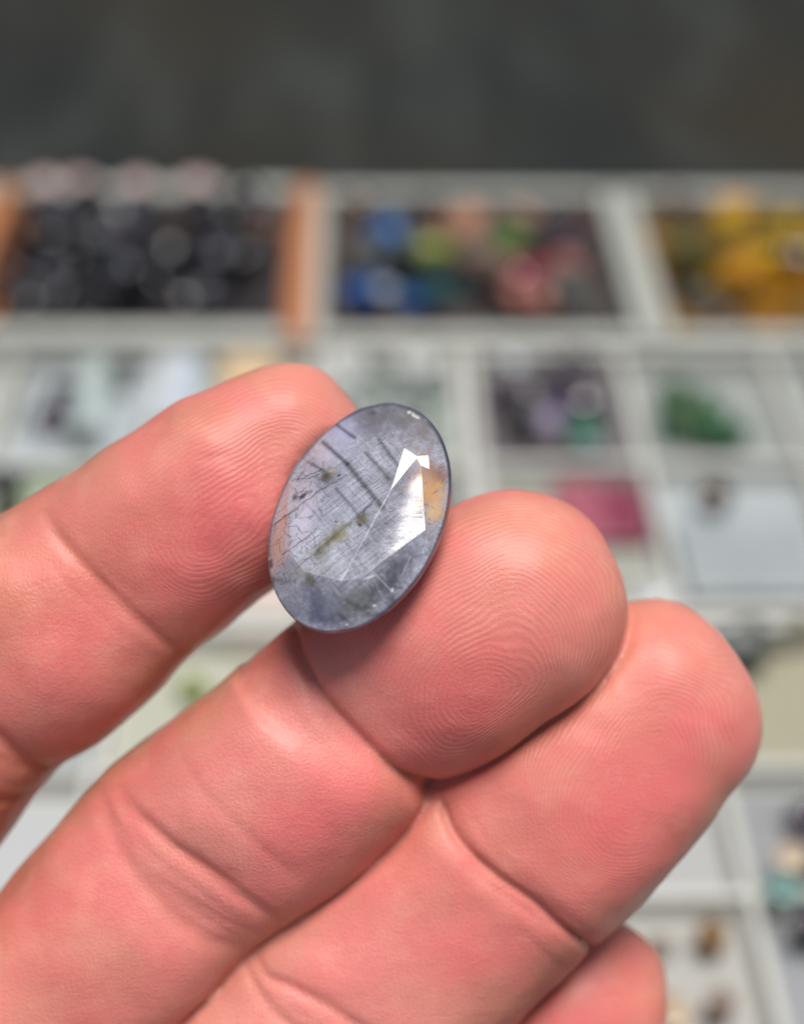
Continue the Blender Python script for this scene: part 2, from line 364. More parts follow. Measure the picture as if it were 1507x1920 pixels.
# flat packets
def packet(px0, px1, py0, py1, col, label, th=.0035, z=.0008, name='gem_packet'):
    a = G(px0, py1, .003); b = G(px1, py0, .003); bm = bmesh.new()
    cx, cy = (a.x+b.x)/2, (a.y+b.y)/2
    box_bm(bm, a.x-cx, b.x-cx, a.y-cy, b.y-cy, 0, th, th*.35)
    m = NT('packet_wrap'); tc = m.n('TexCoord'); n = m.noise(tc.outputs['Object'], 130, 5, .6, 1.5)
    m.set(Base_Color=m.mix(n, tuple(x*.7 for x in col[:3])+(1,), col), Roughness=.25, Normal=m.n('Bump', i_Strength=.6, i_Distance=.002, i_Height=n))
    return link(name, bm_mesh(name, bm), m.m, loc=(cx, cy, z), label=label, cat='packet')
packet(1052, 1125, 908, 1018, srgb(172, 92, 108), 'pink stone packet in the compartment above the middle fingertip, left half')
packet(1127, 1196, 910, 1016, srgb(138, 58, 80), 'darker crimson packet lying against the right side of the pink packet')
packet(20, 60, 690, 800, srgb(180,187,182), 'pale packet cut by the left edge in the second row')
packet(128, 215, 660, 800, srgb(191,207,204), 'pale bluish packet between the purple stones and the divider')
packet(268, 390, 655, 800, srgb(196,207,217), 'bluish-white packet left of the cream packet', .005)
packet(408, 528, 645, 760, srgb(224,196,154), 'cream packet just behind the index fingertip', .005)
packet(1290, 1500, 985, 1120, srgb(164,172,173), 'pale grey film sleeve lying in the compartment above the ring finger')
packet(420, 560, 1160, 1215, srgb(196,180,167), 'pinkish packet seen between the fingertips below the gem')

# ---------------------------------------------------------------- the hand
def px3(x, y, z):                             # photo pixel + height z (mm, towards camera) -> hand frame
    s = K*(DH-z)/DH
    return np.array([(x-753.5)*s, (960-y)*s, z])
def catmull(P, n_per):
    P = np.asarray(P, float); Q = np.vstack([2*P[0]-P[1], P, 2*P[-1]-P[-2]]); out = []
    for i in range(len(P)-1):
        p0, p1, p2, p3 = Q[i:i+4]
        n = max(2, int(np.linalg.norm((p2-p1)[:3])/n_per))
        for k in range(n):
            t = k/n
            out.append(.5*((2*p1)+(-p0+p2)*t+(2*p0-5*p1+4*p2-p3)*t*t+(-p0+3*p1-3*p2+p3)*t**3))
    out.append(P[-1]); return np.array(out)
LV, LF, LID, LI = [], [], [], []              # loft vertices, faces, face finger id, face ring index
FR = {}                                       # per finger frames
def loft(fid, sts, tip, hp, hd, pw=2.25, mm=False, ntheta=64, tip_pow=2.3, tipz=0, roll=None):
    """sts: (Lx,Ly,Rx,Ry,z[,hpfactor]) stations base->tip, tip: (x,y,z)"""
    rows = []
    for s in sts:
        if mm:
            L, R = np.array(s[0:3]), np.array(s[3:6]); f = s[6] if len(s) > 6 else 1; rl = 0
        else:
            L, R = px3(s[0], s[1], s[4]), px3(s[2], s[3], s[4]); f = s[5] if len(s) > 5 else 1; rl = s[6] if len(s) > 6 else 0
        C = (L+R)/2; u = R-L; a = np.linalg.norm(u)/2
        rows.append(np.concatenate([C, u/(2*a), [a, f, rl]]))
    T = np.array(tip, float) if mm else px3(*tip)
    C0 = rows[-1][:3]
    last = rows[-1].copy(); last[:3] = T; rows.append(last)
    D = catmull(rows, .35)
    n_last = int(np.argmin(np.linalg.norm(D[:, :3]-C0, axis=1)))
    C = D[:, :3]; tan = np.gradient(C, axis=0); tan /= np.linalg.norm(tan, axis=1)[:, None]
    s = np.concatenate([[0], np.cumsum(np.linalg.norm(np.diff(C, axis=0), axis=1))])
    u = D[:, 3:6]; u = u - tan*(u*tan).sum(1)[:, None]; u /= np.linalg.norm(u, axis=1)[:, None]
    v = np.cross(tan, -u); v[v[:, 2] < 0] *= -1
    rl = D[:, 8:9]; u, v = u*np.cos(rl)+v*np.sin(rl), v*np.cos(rl)-u*np.sin(rl)
    a = D[:, 6].copy(); f = D[:, 7]
    end = s[-1]; s0 = s[n_last]
    q = np.clip((s-s0)/(end-s0), 0, 1)
    prof = (1-q**tip_pow)**(1/tip_pow)
    # extra rings close to the tip
    th = np.linspace(0, 2*math.pi, ntheta, endpoint=False)
    ct, st = np.cos(th), np.sin(th)
    den = (np.abs(ct)**pw+np.abs(st)**pw)**(1/pw); ct, st = ct/den, st/den
    base = len(LV) and sum(len(x) for x in LV) or 0
    V = []
    sel = list(range(len(s)))
    # densify end
    extra = []
    for i in sel[:-1]:
        hpp = np.where(st > 0, hp*f[i], hd)
        off = tipz*q[i]**2
        V.append(C[i] + (u[i]*(a[i]*prof[i])*ct[:, None]) + v[i]*((a[i]*prof[i]*hpp*st) - off)[:, None])
    V = np.array(V); nr = len(V)
    V2 = V.reshape(-1, 3)
    F = []; ids = []
    idx = np.arange(nr*ntheta).reshape(nr, ntheta) + base
    A = idx[:-1]; B = idx[1:]
    F = np.stack([A, np.roll(A, -1, 1), np.roll(B, -1, 1), B], -1).reshape(-1, 4).tolist()
    ri = np.repeat(np.arange(nr-1), ntheta).tolist()
    c0 = base + nr*ntheta; c1 = c0+1
    capz = tipz
    V2 = np.vstack([V2, C[0], C[-1]-v[-1]*capz])
    for j in range(ntheta):
        F.append([idx[0, (j+1) % ntheta], idx[0, j], c0]); ri.append(0)
        F.append([idx[-1, j], idx[-1, (j+1) % ntheta], c1]); ri.append(nr-1)
    LV.append(V2); LF.extend(F); LID.extend([fid]*len(F)); LI.extend(ri)
    FR[fid] = dict(C=C, tan=tan, u=u, v=v, a=a, s=s, s0=s0, end=end)

I_, M_, R3, P_, PALM, THUMB = range(6)
loft(I_, [(-640,1410,-250,1870,-16,1.0), (-420,1245,-60,1655,-14,1.05), (-200,1090,100,1452,-12.5,.90), (0,965,212,1368,-11.5,1.0), (100,905,322,1262,-11.0,.88),
          (230,822,430,1168,-10.5,1.03), (350,742,545,1085,-10.3,1.06), (445,707,625,1010,-10.4,1.0)], (686,806,-11.5), .84, .72, tipz=1.2, tip_pow=2.2)
loft(M_, [(-440,2040,-20,2420,-17,1.0), (-180,1815,190,2130,-15,1.06), (0,1672,300,1977,-13.5,1.06), (112,1540,415,1862,-12.6,1.02), (205,1442,505,1768,-12.0,.90), (335,1338,644,1664,-11.0,1.0),
          (446,1249,755,1566,-10.2,1.0), (535,1172,808,1480,-9.5,.84), (665,1062,950,1398,-9.0,1.06), (792,985,1068,1318,-8.8,1.10)], (1148,1032,-9.5), .84, .72, tipz=1.2, tip_pow=2.25)
loft(R3, [(-60,2300,330,2640,-19,1.0), (168,1962,540,2310,-17,1.05), (355,1784,745,2125,-16.2,1.03), (552,1606,930,1950,-15.6,1.0),
          (735,1450,1098,1780,-14.0,.88), (860,1370,1205,1682,-13.8,1.02), (975,1285,1300,1570,-13.6,1.06), (1058,1210,1385,1455,-13.6,1.0)], (1368,1212,-14.5), .84, .72, tipz=1.2, tip_pow=2.3)
loft(P_, [(170,2660,500,2940,-20), (400,2400,700,2690,-22), (630,2170,920,2420,-22), (790,2010,1070,2230,-21,.9), (890,1890,1165,2080,-20.5,1.0)], (1192,1752,-20), .84, .72, tipz=1.0, tip_pow=2.4)
# palm, thumb and wrist lie outside the frame
pl = px3(-430, 1560, -16); pr = px3(420, 2900, -21)
ax = np.array([-.72, -.69, 0.06])
loft(PALM, [tuple(pl-ax*-2)+tuple(pr-ax*-2)+(1.0,), tuple(pl+ax*24)+tuple(pr+ax*22)+(1.0,), tuple(pl+ax*52+np.array([4, -3, 0]))+tuple(pr+ax*45+np.array([-3, 3, 0]))+(1.1,),
            tuple(pl+ax*74+np.array([10, -10, 0]))+tuple(pr+ax*66+np.array([-12, 12, 0]))+(1.0,),
            tuple(pl+ax*98+np.array([12, -12, 8]))+tuple(pr+ax*90+np.array([-14, 14, 8]))+(1.0,), tuple(pl+ax*126+np.array([11, -11, 20]))+tuple(pr+ax*120+np.array([-13, 13, 20]))+(1.0,)],
     tuple((pl+pr)/2+ax*139+np.array([0, 0, 26])), .34, .36, pw=2.6, mm=True, ntheta=96)
tb0 = pl+ax*86+np.array([14, -14, 2]); t1 = pl+ax*58+np.array([-14, 10, 6]); t2 = t1+np.array([-8, 18, 5]); t3 = t2+np.array([-1, 16, 4])
wv = np.array([11.8, 3, 0])
loft(THUMB, [tuple(tb0-wv*1.7)+tuple(tb0+wv*1.7)+(1.1,), tuple(t1-wv*1.15)+tuple(t1+wv*1.15)+(1.0,), tuple(t2-wv)+tuple(t2+wv)+(.95,), tuple(t3-wv)+tuple(t3+wv)+(1.0,)],
     tuple(t3+np.array([0, 14, -1])), .85, .75, mm=True)

V0 = np.vstack(LV)
raw = mesh('hand_raw', V0.tolist(), LF)
ro = bpy.data.objects.new('hand_raw', raw); COL.objects.link(ro)
md = ro.modifiers.new('r', 'REMESH'); md.mode = 'VOXEL'; md.voxel_size = .34; md.adaptivity = 0
dg = bpy.context.evaluated_depsgraph_get(); hm = bpy.data.meshes.new_from_object(ro.evaluated_get(dg))
bpy.data.objects.remove(ro)
bvh = BVHTree.FromPolygons([Vector(v) for v in V0], LF)
n = len(hm.vertices); co = np.empty(n*3, np.float32); hm.vertices.foreach_get('co', co); co = co.reshape(-1, 3).astype(float)
fid = np.zeros(n, int); ring = np.zeros(n, int)
snap = co.copy()
for i in range(n):
    p, nn, k, d = bvh.find_nearest(co[i])
    fid[i] = LID[k]; ring[i] = LI[k]
    if d < .3: snap[i] = p
# where two fingers meet keep the merged surface, elsewhere lie exactly on the loft
E = np.empty(len(hm.edges)*2, int); hm.edges.foreach_get('vertices', E); E = E.reshape(-1, 2)
mixv = np.zeros(n, bool); dif = fid[E[:, 0]] != fid[E[:, 1]]; mixv[E[dif].ravel()] = True
def smooth_field(x, it):
    x = x.astype(float).copy(); deg = np.bincount(E.ravel(), minlength=n).astype(float)
    if x.ndim == 1:
        for _ in range(it):
            acc = np.bincount(E[:, 0], x[E[:, 1]], n)+np.bincount(E[:, 1], x[E[:, 0]], n); x = .5*x+.5*acc/deg
    else:
        for c in range(3): x[:, c] = smooth_field(x[:, c], it)
    return x
jn = smooth_field(mixv.astype(float), 8); jn = np.clip(jn/np.percentile(jn[mixv], 50), 0, 1)
w = np.clip(1-smooth_field(mixv.astype(float), 3)*2.2, 0, 1)[:, None]
co = smooth_field(co, 2)*(1-w)+snap*w
co = smooth_field(co, 2)
def normals(c):
    hm.vertices.foreach_set('co', c.astype(np.float32).ravel()); hm.update()
    N = np.empty(n*3, np.float32); hm.vertex_normals.foreach_get('vector', N); return N.reshape(-1, 3).astype(float)
NO = normals(co)
sc_ = DH/(DH-co[:, 2])/K
PX = 753.5+co[:, 0]*sc_; PY = 960-co[:, 1]*sc_
# soft irregularities of flesh
from mathutils import noise as mn
def nz(c, f, seed): return np.array([mn.noise((x*f+seed, y*f, z*f)) for x, y, z in c])
infr = (PX > -150) & (PX < 1650) & (PY < 2100) & (PY > 500)
ii = np.where(infr)[0]
nA = np.zeros(n); nA[ii] = nz(co[ii], .16, 3.0); nB = np.zeros(n); nB[ii] = nz(co[ii], .42, 9.0)
disp = nA*.38+nB*.07
GRV = .62*jn*np.clip(NO[:, 2]*3+.6, 0, 1)*infr
front = np.clip(NO[:, 2]*2.0+.25, 0, 1)
def poly_dist(pts):
    P = np.array(catmull(np.array(pts, float), 12.0)); best = np.full(n, 1e9); side = np.zeros(n); tt = np.zeros(n)
    L = len(P)
    for k in range(L-1):
        a, b = P[k], P[k+1]; d = b-a; l2 = (d@d)
        t = np.clip(((PX-a[0])*d[0]+(PY-a[1])*d[1])/l2, 0, 1)
        dx = PX-a[0]-t*d[0]; dy = PY-a[1]-t*d[1]; q = dx*dx+dy*dy
        m_ = q < best; best[m_] = q[m_]; side[m_] = np.sign(d[0]*(-dy)+d[1]*dx)[m_]; tt[m_] = ((k+t)/(L-1))[m_]
    return np.sqrt(best)*K*1.08, side, tt
crease_attr = np.zeros(n)
def crease(f, pts, w, d, puff=.35, pside=0, fade=.12):
    puff *= .22
    D, sd, tt = poly_dist(pts)
    msk = (fid == f)*front*np.clip(tt/fade, 0, 1)**.5*np.clip((1-tt)/fade, 0, 1)**.5 if fade else (fid == f)*front
    pr = -d*(.75*np.exp(-(D/(w*.8))**2)+.35*np.exp(-(D/(w*3))**2))+d*puff*np.exp(-((D-3.4*w)/(2.6*w))**2)*(1 if not pside else np.where(sd == pside, 1.5, .3))
    disp[:] += pr*msk; crease_attr[:] = np.maximum(crease_attr, msk*np.exp(-(D/(w*.9))**2)*min(1, d*1.4))
crease(I_, [(80, 955), (110, 1005), (150, 1052), (220, 1128), (290, 1188), (345, 1232)], .75, .42, .5, 0, .2)
crease(I_, [(135, 1010), (180, 1055), (240, 1110)], .4, .08, 0, 0, .3)
crease(I_, [(-60, 1310), (-20, 1365), (30, 1415), (70, 1445), (135, 1462)], .8, .55, .4, 0, .1)
crease(I_, [(-120, 1440), (-20, 1500), (60, 1495), (130, 1470)], .6, .6, .3, 0, .1)
crease(M_, [(535, 1150), (548, 1195), (566, 1240), (602, 1303), (650, 1360), (710, 1420), (765, 1462), (840, 1490)], .55, .85, .5, 0, .02)
crease(M_, [(560, 1250), (590, 1320), (640, 1380), (700, 1435)], .45, .18, .2, 0, .3)
crease(M_, [(222, 1470), (239, 1512), (287, 1558), (322, 1591), (394, 1636), (466, 1690), (530, 1735)], .95, .50, .5, 0, .2)
crease(M_, [(190, 1470), (197, 1512), (209, 1558), (239, 1618), (287, 1678), (334, 1725), (388, 1761), (460, 1780)], 1.1, .34, .4, 0, .2)
crease(M_, [(335, 1400), (352, 1439), (382, 1487), (430, 1534), (508, 1606), (570, 1660)], .6, .12, .3, 0, .3)
crease(R3, [(820, 1490), (836, 1535), (852, 1568), (885, 1605), (940, 1652), (1001, 1695), (1050, 1738), (1125, 1790)], .5, .75, .45, 0, .05)
crease(R3, [(880, 1620), (930, 1668), (990, 1712), (1040, 1748)], .35, .2, .2, 0, .3)
crease(R3, [(470, 1780), (500, 1830), (545, 1850), (597, 1878), (660, 1920), (760, 1990)], .6, .45, .4, 0, .2)
crease(R3, [(455, 1800), (490, 1870), (530, 1910), (600, 1960)], .6, .3, .3, 0, .2)
crease(P_, [(860, 1960), (920, 2040), (1000, 2110), (1080, 2160)], .5, .5, .4, 0, .1)
crease(I_, [(375, 868), (400, 858), (430, 852)], .35, .10, .3, 0, .3)
rk = np.random.default_rng(3)
def cluster(f, pts, cnt, spread, d=.09):
    p = np.array(pts, float); t = p[-1]-p[0]; t /= np.linalg.norm(t); nn_ = np.array([-t[1], t[0]])
    q = catmull(p, 20.0)
    for _ in range(cnt):
        o_ = rk.normal(0, spread); a_ = rk.uniform(0, .7); b_ = a_+rk.uniform(.2, .5); i0_ = int(a_*len(q)); i1_ = min(len(q), int(b_*len(q))+3)
        sk = rk.normal(0, .12); seg_ = q[i0_:i1_]+nn_*o_; seg_ = seg_+nn_*(np.linspace(-.5, .5, len(seg_))*sk*100)[:, None]
        if len(seg_) > 2: crease(f, seg_[::2] if len(seg_) > 5 else seg_, .34, d*rk.uniform(.5, 1.3), .3, 0, .35)
cluster(M_, [(540, 1185), (600, 1310), (700, 1425), (810, 1490)], 5, 26)
cluster(M_, [(205, 1475), (260, 1580), (380, 1690), (500, 1755)], 10, 45, .11)
cluster(R3, [(815, 1510), (885, 1625), (1001, 1710), (1100, 1785)], 7, 30)
cluster(R3, [(465, 1800), (545, 1870), (660, 1940)], 6, 35)
cluster(I_, [(95, 985), (170, 1075), (260, 1165), (330, 1225)], 7, 26)
cluster(I_, [(-60, 1370), (30, 1455), (110, 1465)], 5, 30)
# the gem presses into the skin
TILT = (Matrix.Rotation(R_(-26), 4, 'X') @ Matrix.Rotation(R_(-10), 4, 'Y')); TI = TILT.to_3x3(); TA = R_(27)
GEMZ = -.35; gc = px3(675, 965, GEMZ)
co = co+NO*disp[:, None]
gl = (co-np.array(gc)) @ np.array(TI)                     # gem local coordinates of the skin
pxy = (gl[:, :2] @ np.array([[TI[0][0], TI[1][0]], [TI[0][1], TI[1][1]]]))
ux = pxy[:, 0]*math.cos(TA)-pxy[:, 1]*math.sin(TA); uy = pxy[:, 0]*math.sin(TA)+pxy[:, 1]*math.cos(TA)
rr_ = np.hypot(ux/7.16, uy/10.5)
zb = -.50-.75*np.clip((1-rr_)*8.0, 0, 3.3)
push = np.where((rr_ < 1.02), np.clip(gl[:, 2]-(zb-.12), 0, 3), 0)*(np.abs(gl[:, 2]) < 7)
ps = np.maximum(push, smooth_field(push, 6))
co = co-ps[:, None]*np.array(TI)[:, 2][None, :]
co[:, 2] -= GRV
NO = normals(co)

# ridge distance field (mm) and flush per finger
ridge = np.zeros(n); amp = np.zeros(n); flush = np.zeros(n); sidea = np.full(n, .25)
CORE = {I_: ((458, 968), 1.0), M_: ((905, 1300), 1.0), R3: ((1225, 1455), 1.0), P_: ((1110, 1960), 1.0)}
for f, (cp, _) in CORE.items():
    fr = FR[f]; sel = np.where((fid == f))[0]
    c = co[sel]; r = np.clip(ring[sel], 0, len(fr['C'])-1)
    dv = c-fr['C'][r]; y = (dv*fr['u'][r]).sum(1); z = (dv*fr['v'][r]).sum(1); s_ = fr['s'][r]+(dv*fr['tan'][r]).sum(1)
    s_ = np.where(r >= len(fr['C'])-3, s_, s_)
    t_ = fr['a'][r]*np.arctan2(y, np.maximum(z, .001)+1.0)
    # core in the same coordinates: nearest visible vertex
    j = np.argmin(((PX[sel]-cp[0])**2+(PY[sel]-cp[1])**2)+(NO[sel][:, 2] < 0)*1e9)
    ds, dt = s_-s_[j], t_-t_[j]
    el = {I_: .42, M_: .85, R3: .55, P_: .6}[f]; wn = nA[sel]*2.4+nB[sel]*.4
    qx = np.where(ds > 0, ds*.86, ds*el)+dt*.16+nA[sel]*1.2; qy = dt*1.05+nA[sel]*.8
    rr = np.sqrt(qx*qx+qy*qy+.08)+wn*.8+.35*np.arctan2(qy, qx+.001)*0
    prox = 1/(1+np.exp((ds+8.5)/1.2))
    lin = -ds*.92+.06*dt*dt+wn
    ridge[sel] = rr*(1-prox)+lin*prox
    up = 1/(1+np.exp(-(ds+11)/1.0))
    amp[sel] = np.clip(.14+.86*up, 0, 1)*front[sel]*(.35+.65*np.clip(rr/4.5, 0, 1))*np.clip(.62+.9*(nA[sel])+.25*(ds > 0)*1, .3, 1)
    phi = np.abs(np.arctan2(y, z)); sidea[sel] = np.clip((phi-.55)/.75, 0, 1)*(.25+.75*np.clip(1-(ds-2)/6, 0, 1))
    flush[sel] = np.exp(-((ds+2.0)/8.5)**2-(dt/7.5)**2)*.95+np.exp(-((ds+19)/7.5)**2-((dt-.5)/5.5)**2)*(.3 if f == R3 else .6)
tipw = np.zeros(n)
NO2 = NO
hm.vertices.foreach_set('co', co.astype(np.float32).ravel())
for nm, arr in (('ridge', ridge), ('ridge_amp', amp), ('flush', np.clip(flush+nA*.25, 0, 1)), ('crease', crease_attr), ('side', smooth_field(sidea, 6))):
    at = hm.attributes.new(nm, 'FLOAT', 'POINT'); at.data.foreach_set('value', arr.astype(np.float32))
hm.transform(HM); hm.update()
hm.polygons.foreach_set('use_smooth', [True]*len(hm.polygons))

m = NT('skin'); geo = m.n('TexCoord'); P3 = geo.outputs['Object']
rd = m.attr('ridge').outputs['Fac']; ra = m.attr('ridge_amp').outputs['Fac']; fl = m.attr('flush').outputs['Fac']; cr = m.attr('crease').outputs['Fac']
wob = m.noise(P3, 900, 2, .5)
ph = m.math('MULTIPLY', m.math('ADD', m.math('MULTIPLY_ADD', wob, .16, rd), m.math('MULTIPLY', m.noise(P3, 330, 2, .5), .28)), 2*math.pi/.475)
sn = m.math('SINE', ph)
sn = m.math('MULTIPLY_ADD', sn, .5, .5)
brk = m.ramp(m.noise(P3, 420, 3, .6), (.3, (.35,)*3), (.6, (1,)*3))
rh = m.math('MULTIPLY', m.math('MULTIPLY', sn, ra), brk)
blot = m.noise(P3, 130, 4, .55); blot2 = m.noise(P3, 38, 3, .5)
light = (.82, .32, .27, 1); red = (.80, .175, .185, 1); tan_ = (.71, .275, .19, 1)
c = m.mix(m.ramp(blot2, (.38, (0, 0, 0)), (.66, (1, 1, 1))), light, tan_)
c = m.mix(m.math('MULTIPLY', fl, .85), c, red)
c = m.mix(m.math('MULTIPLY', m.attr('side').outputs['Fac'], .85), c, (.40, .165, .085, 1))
c = m.mix(m.math('MULTIPLY', m.ramp(blot, (.42, (0, 0, 0)), (.66, (1, 1, 1))), .48), c, red)
c = m.mix(m.math('MULTIPLY', m.ramp(m.noise(P3, 700, 3, .7), (.5, (0, 0, 0)), (.75, (1, 1, 1))), .25), c, (.66, .21, .16, 1))
c = m.mix(m.math('MULTIPLY', m.ramp(m.noise(P3, 210, 4, .6), (.5, (0, 0, 0)), (.72, (1, 1, 1))), .22), c, (.88, .47, .36, 1))
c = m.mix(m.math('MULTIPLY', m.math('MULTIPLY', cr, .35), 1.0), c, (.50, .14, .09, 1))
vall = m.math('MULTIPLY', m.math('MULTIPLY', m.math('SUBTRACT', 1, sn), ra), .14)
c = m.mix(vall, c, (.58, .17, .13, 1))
c = m.mix(m.math('MULTIPLY', rh, .12), c, (.86, .55, .42, 1))
fine = m.n('TexVoronoi', feature='DISTANCE_TO_EDGE', i_Scale=2200, i_Vector=P3)
fine2 = m.noise(m.n('Mapping', i_Vector=P3, i_Rotation=(0, 0, R_(-35)), i_Scale=(500, 2600, 900)), 1, 3, .6)
h = m.math('ADD', m.math('MULTIPLY', rh, .70), m.math('MULTIPLY', m.ramp(fine.outputs['Distance'], (0, (0, 0, 0)), (.25, (1, 1, 1))), m.math('MULTIPLY_ADD', m.math('SUBTRACT', 1, ra), .35, .15)))
pores = m.n('TexVoronoi', feature='F1', i_Scale=900, i_Vector=P3)
h = m.math('ADD', h, m.math('MULTIPLY', m.ramp(pores.outputs['Distance'], (.02, (1, 1, 1)), (.12, (0, 0, 0))), .5))
h = m.math('ADD', h, m.math('MULTIPLY', m.noise(P3, 1100, 4, .75), .8))
h = m.math('ADD', h, m.math('MULTIPLY', fine2, .85))
bp = m.n('Bump', i_Strength=.72, i_Distance=.00006, i_Height=h)
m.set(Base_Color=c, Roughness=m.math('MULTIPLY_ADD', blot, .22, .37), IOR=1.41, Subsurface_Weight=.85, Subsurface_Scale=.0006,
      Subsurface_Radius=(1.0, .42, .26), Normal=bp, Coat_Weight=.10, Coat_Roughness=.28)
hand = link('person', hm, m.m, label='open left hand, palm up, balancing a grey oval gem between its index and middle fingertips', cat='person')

# ---------------------------------------------------------------- the gem (mm, local frame then into the hand frame)
zp = lambda x, y: (((x/3.7675+480)-675)*K, (965-(y/3.7675+720))*K)
def inv(X, Y, z):                              # local point of height z that shows at image offset (X, Y)
    a, b, c, d = TI[0][0], TI[0][1], TI[1][0], TI[1][1]; ex, ey = X-TI[0][2]*z, Y-TI[1][2]*z; D = a*d-b*c
    return Vector(((d*ex-b*ey)/D, (-c*ex+a*ey)/D, z))
def p3(x, y, z): a, b = zp(x, y); return inv(a, b, z)
TZ = 2.1
def plane3(a, b, c):
    nrm = (b-a).cross(c-a).normalized()
    if nrm.z < 0: nrm = -nrm
    return a, nrm
ca, cb2 = p3(955, 745, TZ), p3(620, 1370, TZ)
ln = (cb2-ca).normalized(); nB = Vector((-ln.y, ln.x, 0));
if nB.x < 0: nB = -nB
slB = .25
def zB(x, y):
    z = TZ
    for _ in range(20): q = p3(x, y, z); z = TZ-slB*(Vector((q.x-ca.x, q.y-ca.y, 0)).dot(nB))
    return z
PL = [(Vector((0, 0, TZ)), Vector((0, 0, 1)))]
PL.append(plane3(ca, cb2, p3(1190, 985, zB(1190, 985))))                                   # big right facet
PL.append(plane3(p3(1050, 455, TZ), ca, p3(1135, 520, zB(1135, 520))))                      # bright sliver
PL.append(plane3(p3(1135, 520, zB(1135, 520)), p3(1165, 575, zB(1165, 575)), p3(1345, 455, .86)))
PL.append(plane3(p3(1165, 575, zB(1165, 575)), p3(1190, 985, zB(1190, 985)), p3(1355, 640, .82)))
PL.append(plane3(p3(1215, 1000, zB(1205, 1000)), p3(760, 1345, zB(760, 1345)), p3(1130, 1320, .2)))
PL.append(plane3(cb2, p3(760, 1345, zB(760, 1345)), p3(850, 1540, .35)))
PL.append(plane3(cb2, p3(360, 1310, TZ), p3(430, 1660, .3)))
PL.append(plane3(p3(675, 575, TZ), p3(940, 340, TZ), p3(700, 180, .5)))
PL.append(plane3(p3(940, 340, TZ), p3(1050, 455, TZ), p3(1240, 280, .35)))
PL.append(plane3(p3(675, 575, TZ), p3(225, 1000, TZ), p3(330, 560, .5)))
PL.append(plane3(p3(225, 1000, TZ), p3(225, 1150, TZ), p3(110, 1060, .8)))
PL.append(plane3(p3(225, 1150, TZ), p3(360, 1310, TZ), p3(140, 1400, .4)))
bm = bmesh.new(); NG = 120
ring_t, ring_b = [], []
for k in range(NG):
    a = 2*math.pi*k/NG; x, y = 7.16*math.cos(a), 10.5*math.sin(a)
    X, Y = x*math.cos(TA)+y*math.sin(TA), -x*math.sin(TA)+y*math.cos(TA)
    q = inv(X, Y, -.2); X, Y = q.x, q.y
    ring_t.append(bm.verts.new((X, Y, 6))); ring_b.append(bm.verts.new((X, Y, -6)))
bm.faces.new(ring_t); bm.faces.new(ring_b[::-1])
for k in range(NG): j = (k+1) % NG; bm.faces.new((ring_t[k], ring_b[k], ring_b[j], ring_t[j]))
bmesh.ops.recalc_face_normals(bm, faces=bm.faces)
def cut(bm, co_, no_):
    r = bmesh.ops.bisect_plane(bm, geom=bm.verts[:]+bm.edges[:]+bm.faces[:], plane_co=co_, plane_no=no_, clear_outer=True, dist=1e-5)
    es = [e for e in r['geom_cut'] if isinstance(e, bmesh.types.BMEdge)]
    if es: bmesh.ops.holes_fill(bm, edges=[e for e in bm.edges if e.is_boundary], sides=0)
for a, b in PL: cut(bm, a, b)
if __import__('os').environ.get('DBG'):
    for i, (a, b) in enumerate(PL):
        q = TI @ b; r = 2*q.z*q-Vector((0, 0, 1)); print('FACET', i, [round(x, 2) for x in q], 'off sun', round(math.degrees(r.angle(SUNC)), 1))
# crown break facets round the girdle
for k in range(14):
    a = 2*math.pi*(k+.5)/14; x, y = 7.16*math.cos(a), 10.5*math.sin(a)
    nx, ny = math.cos(a)/7.16, math.sin(a)/10.5; l = math.hypot(nx, ny); nx, ny = nx/l, ny/l
    R2 = lambda x, y: (x*math.cos(TA)+y*math.sin(TA), -x*math.sin(TA)+y*math.cos(TA))
    X, Y = R2(x, y); q = inv(X, Y, -.2); X, Y = q.x, q.y; NX, NY = R2(nx, ny)
    cut(bm, Vector((X, Y, .16)), Vector((NX*.62, NY*.62, .78)).normalized())
for k in range(16):
    a = 2*math.pi*k/16; x, y = 7.16*math.cos(a), 10.5*math.sin(a)
    nx, ny = math.cos(a)/7.16, math.sin(a)/10.5; l = math.hypot(nx, ny); nx, ny = nx/l, ny/l
    X, Y = R2(x, y); q = inv(X, Y, -.2); X, Y = q.x, q.y; NX, NY = R2(nx, ny)
    cut(bm, Vector((X, Y, -.55)), Vector((NX*.60, NY*.60, -.80)).normalized())
cut(bm, Vector((0, 0, -3.0)), Vector((0, 0, -1)))
bmesh.ops.recalc_face_normals(bm, faces=bm.faces)
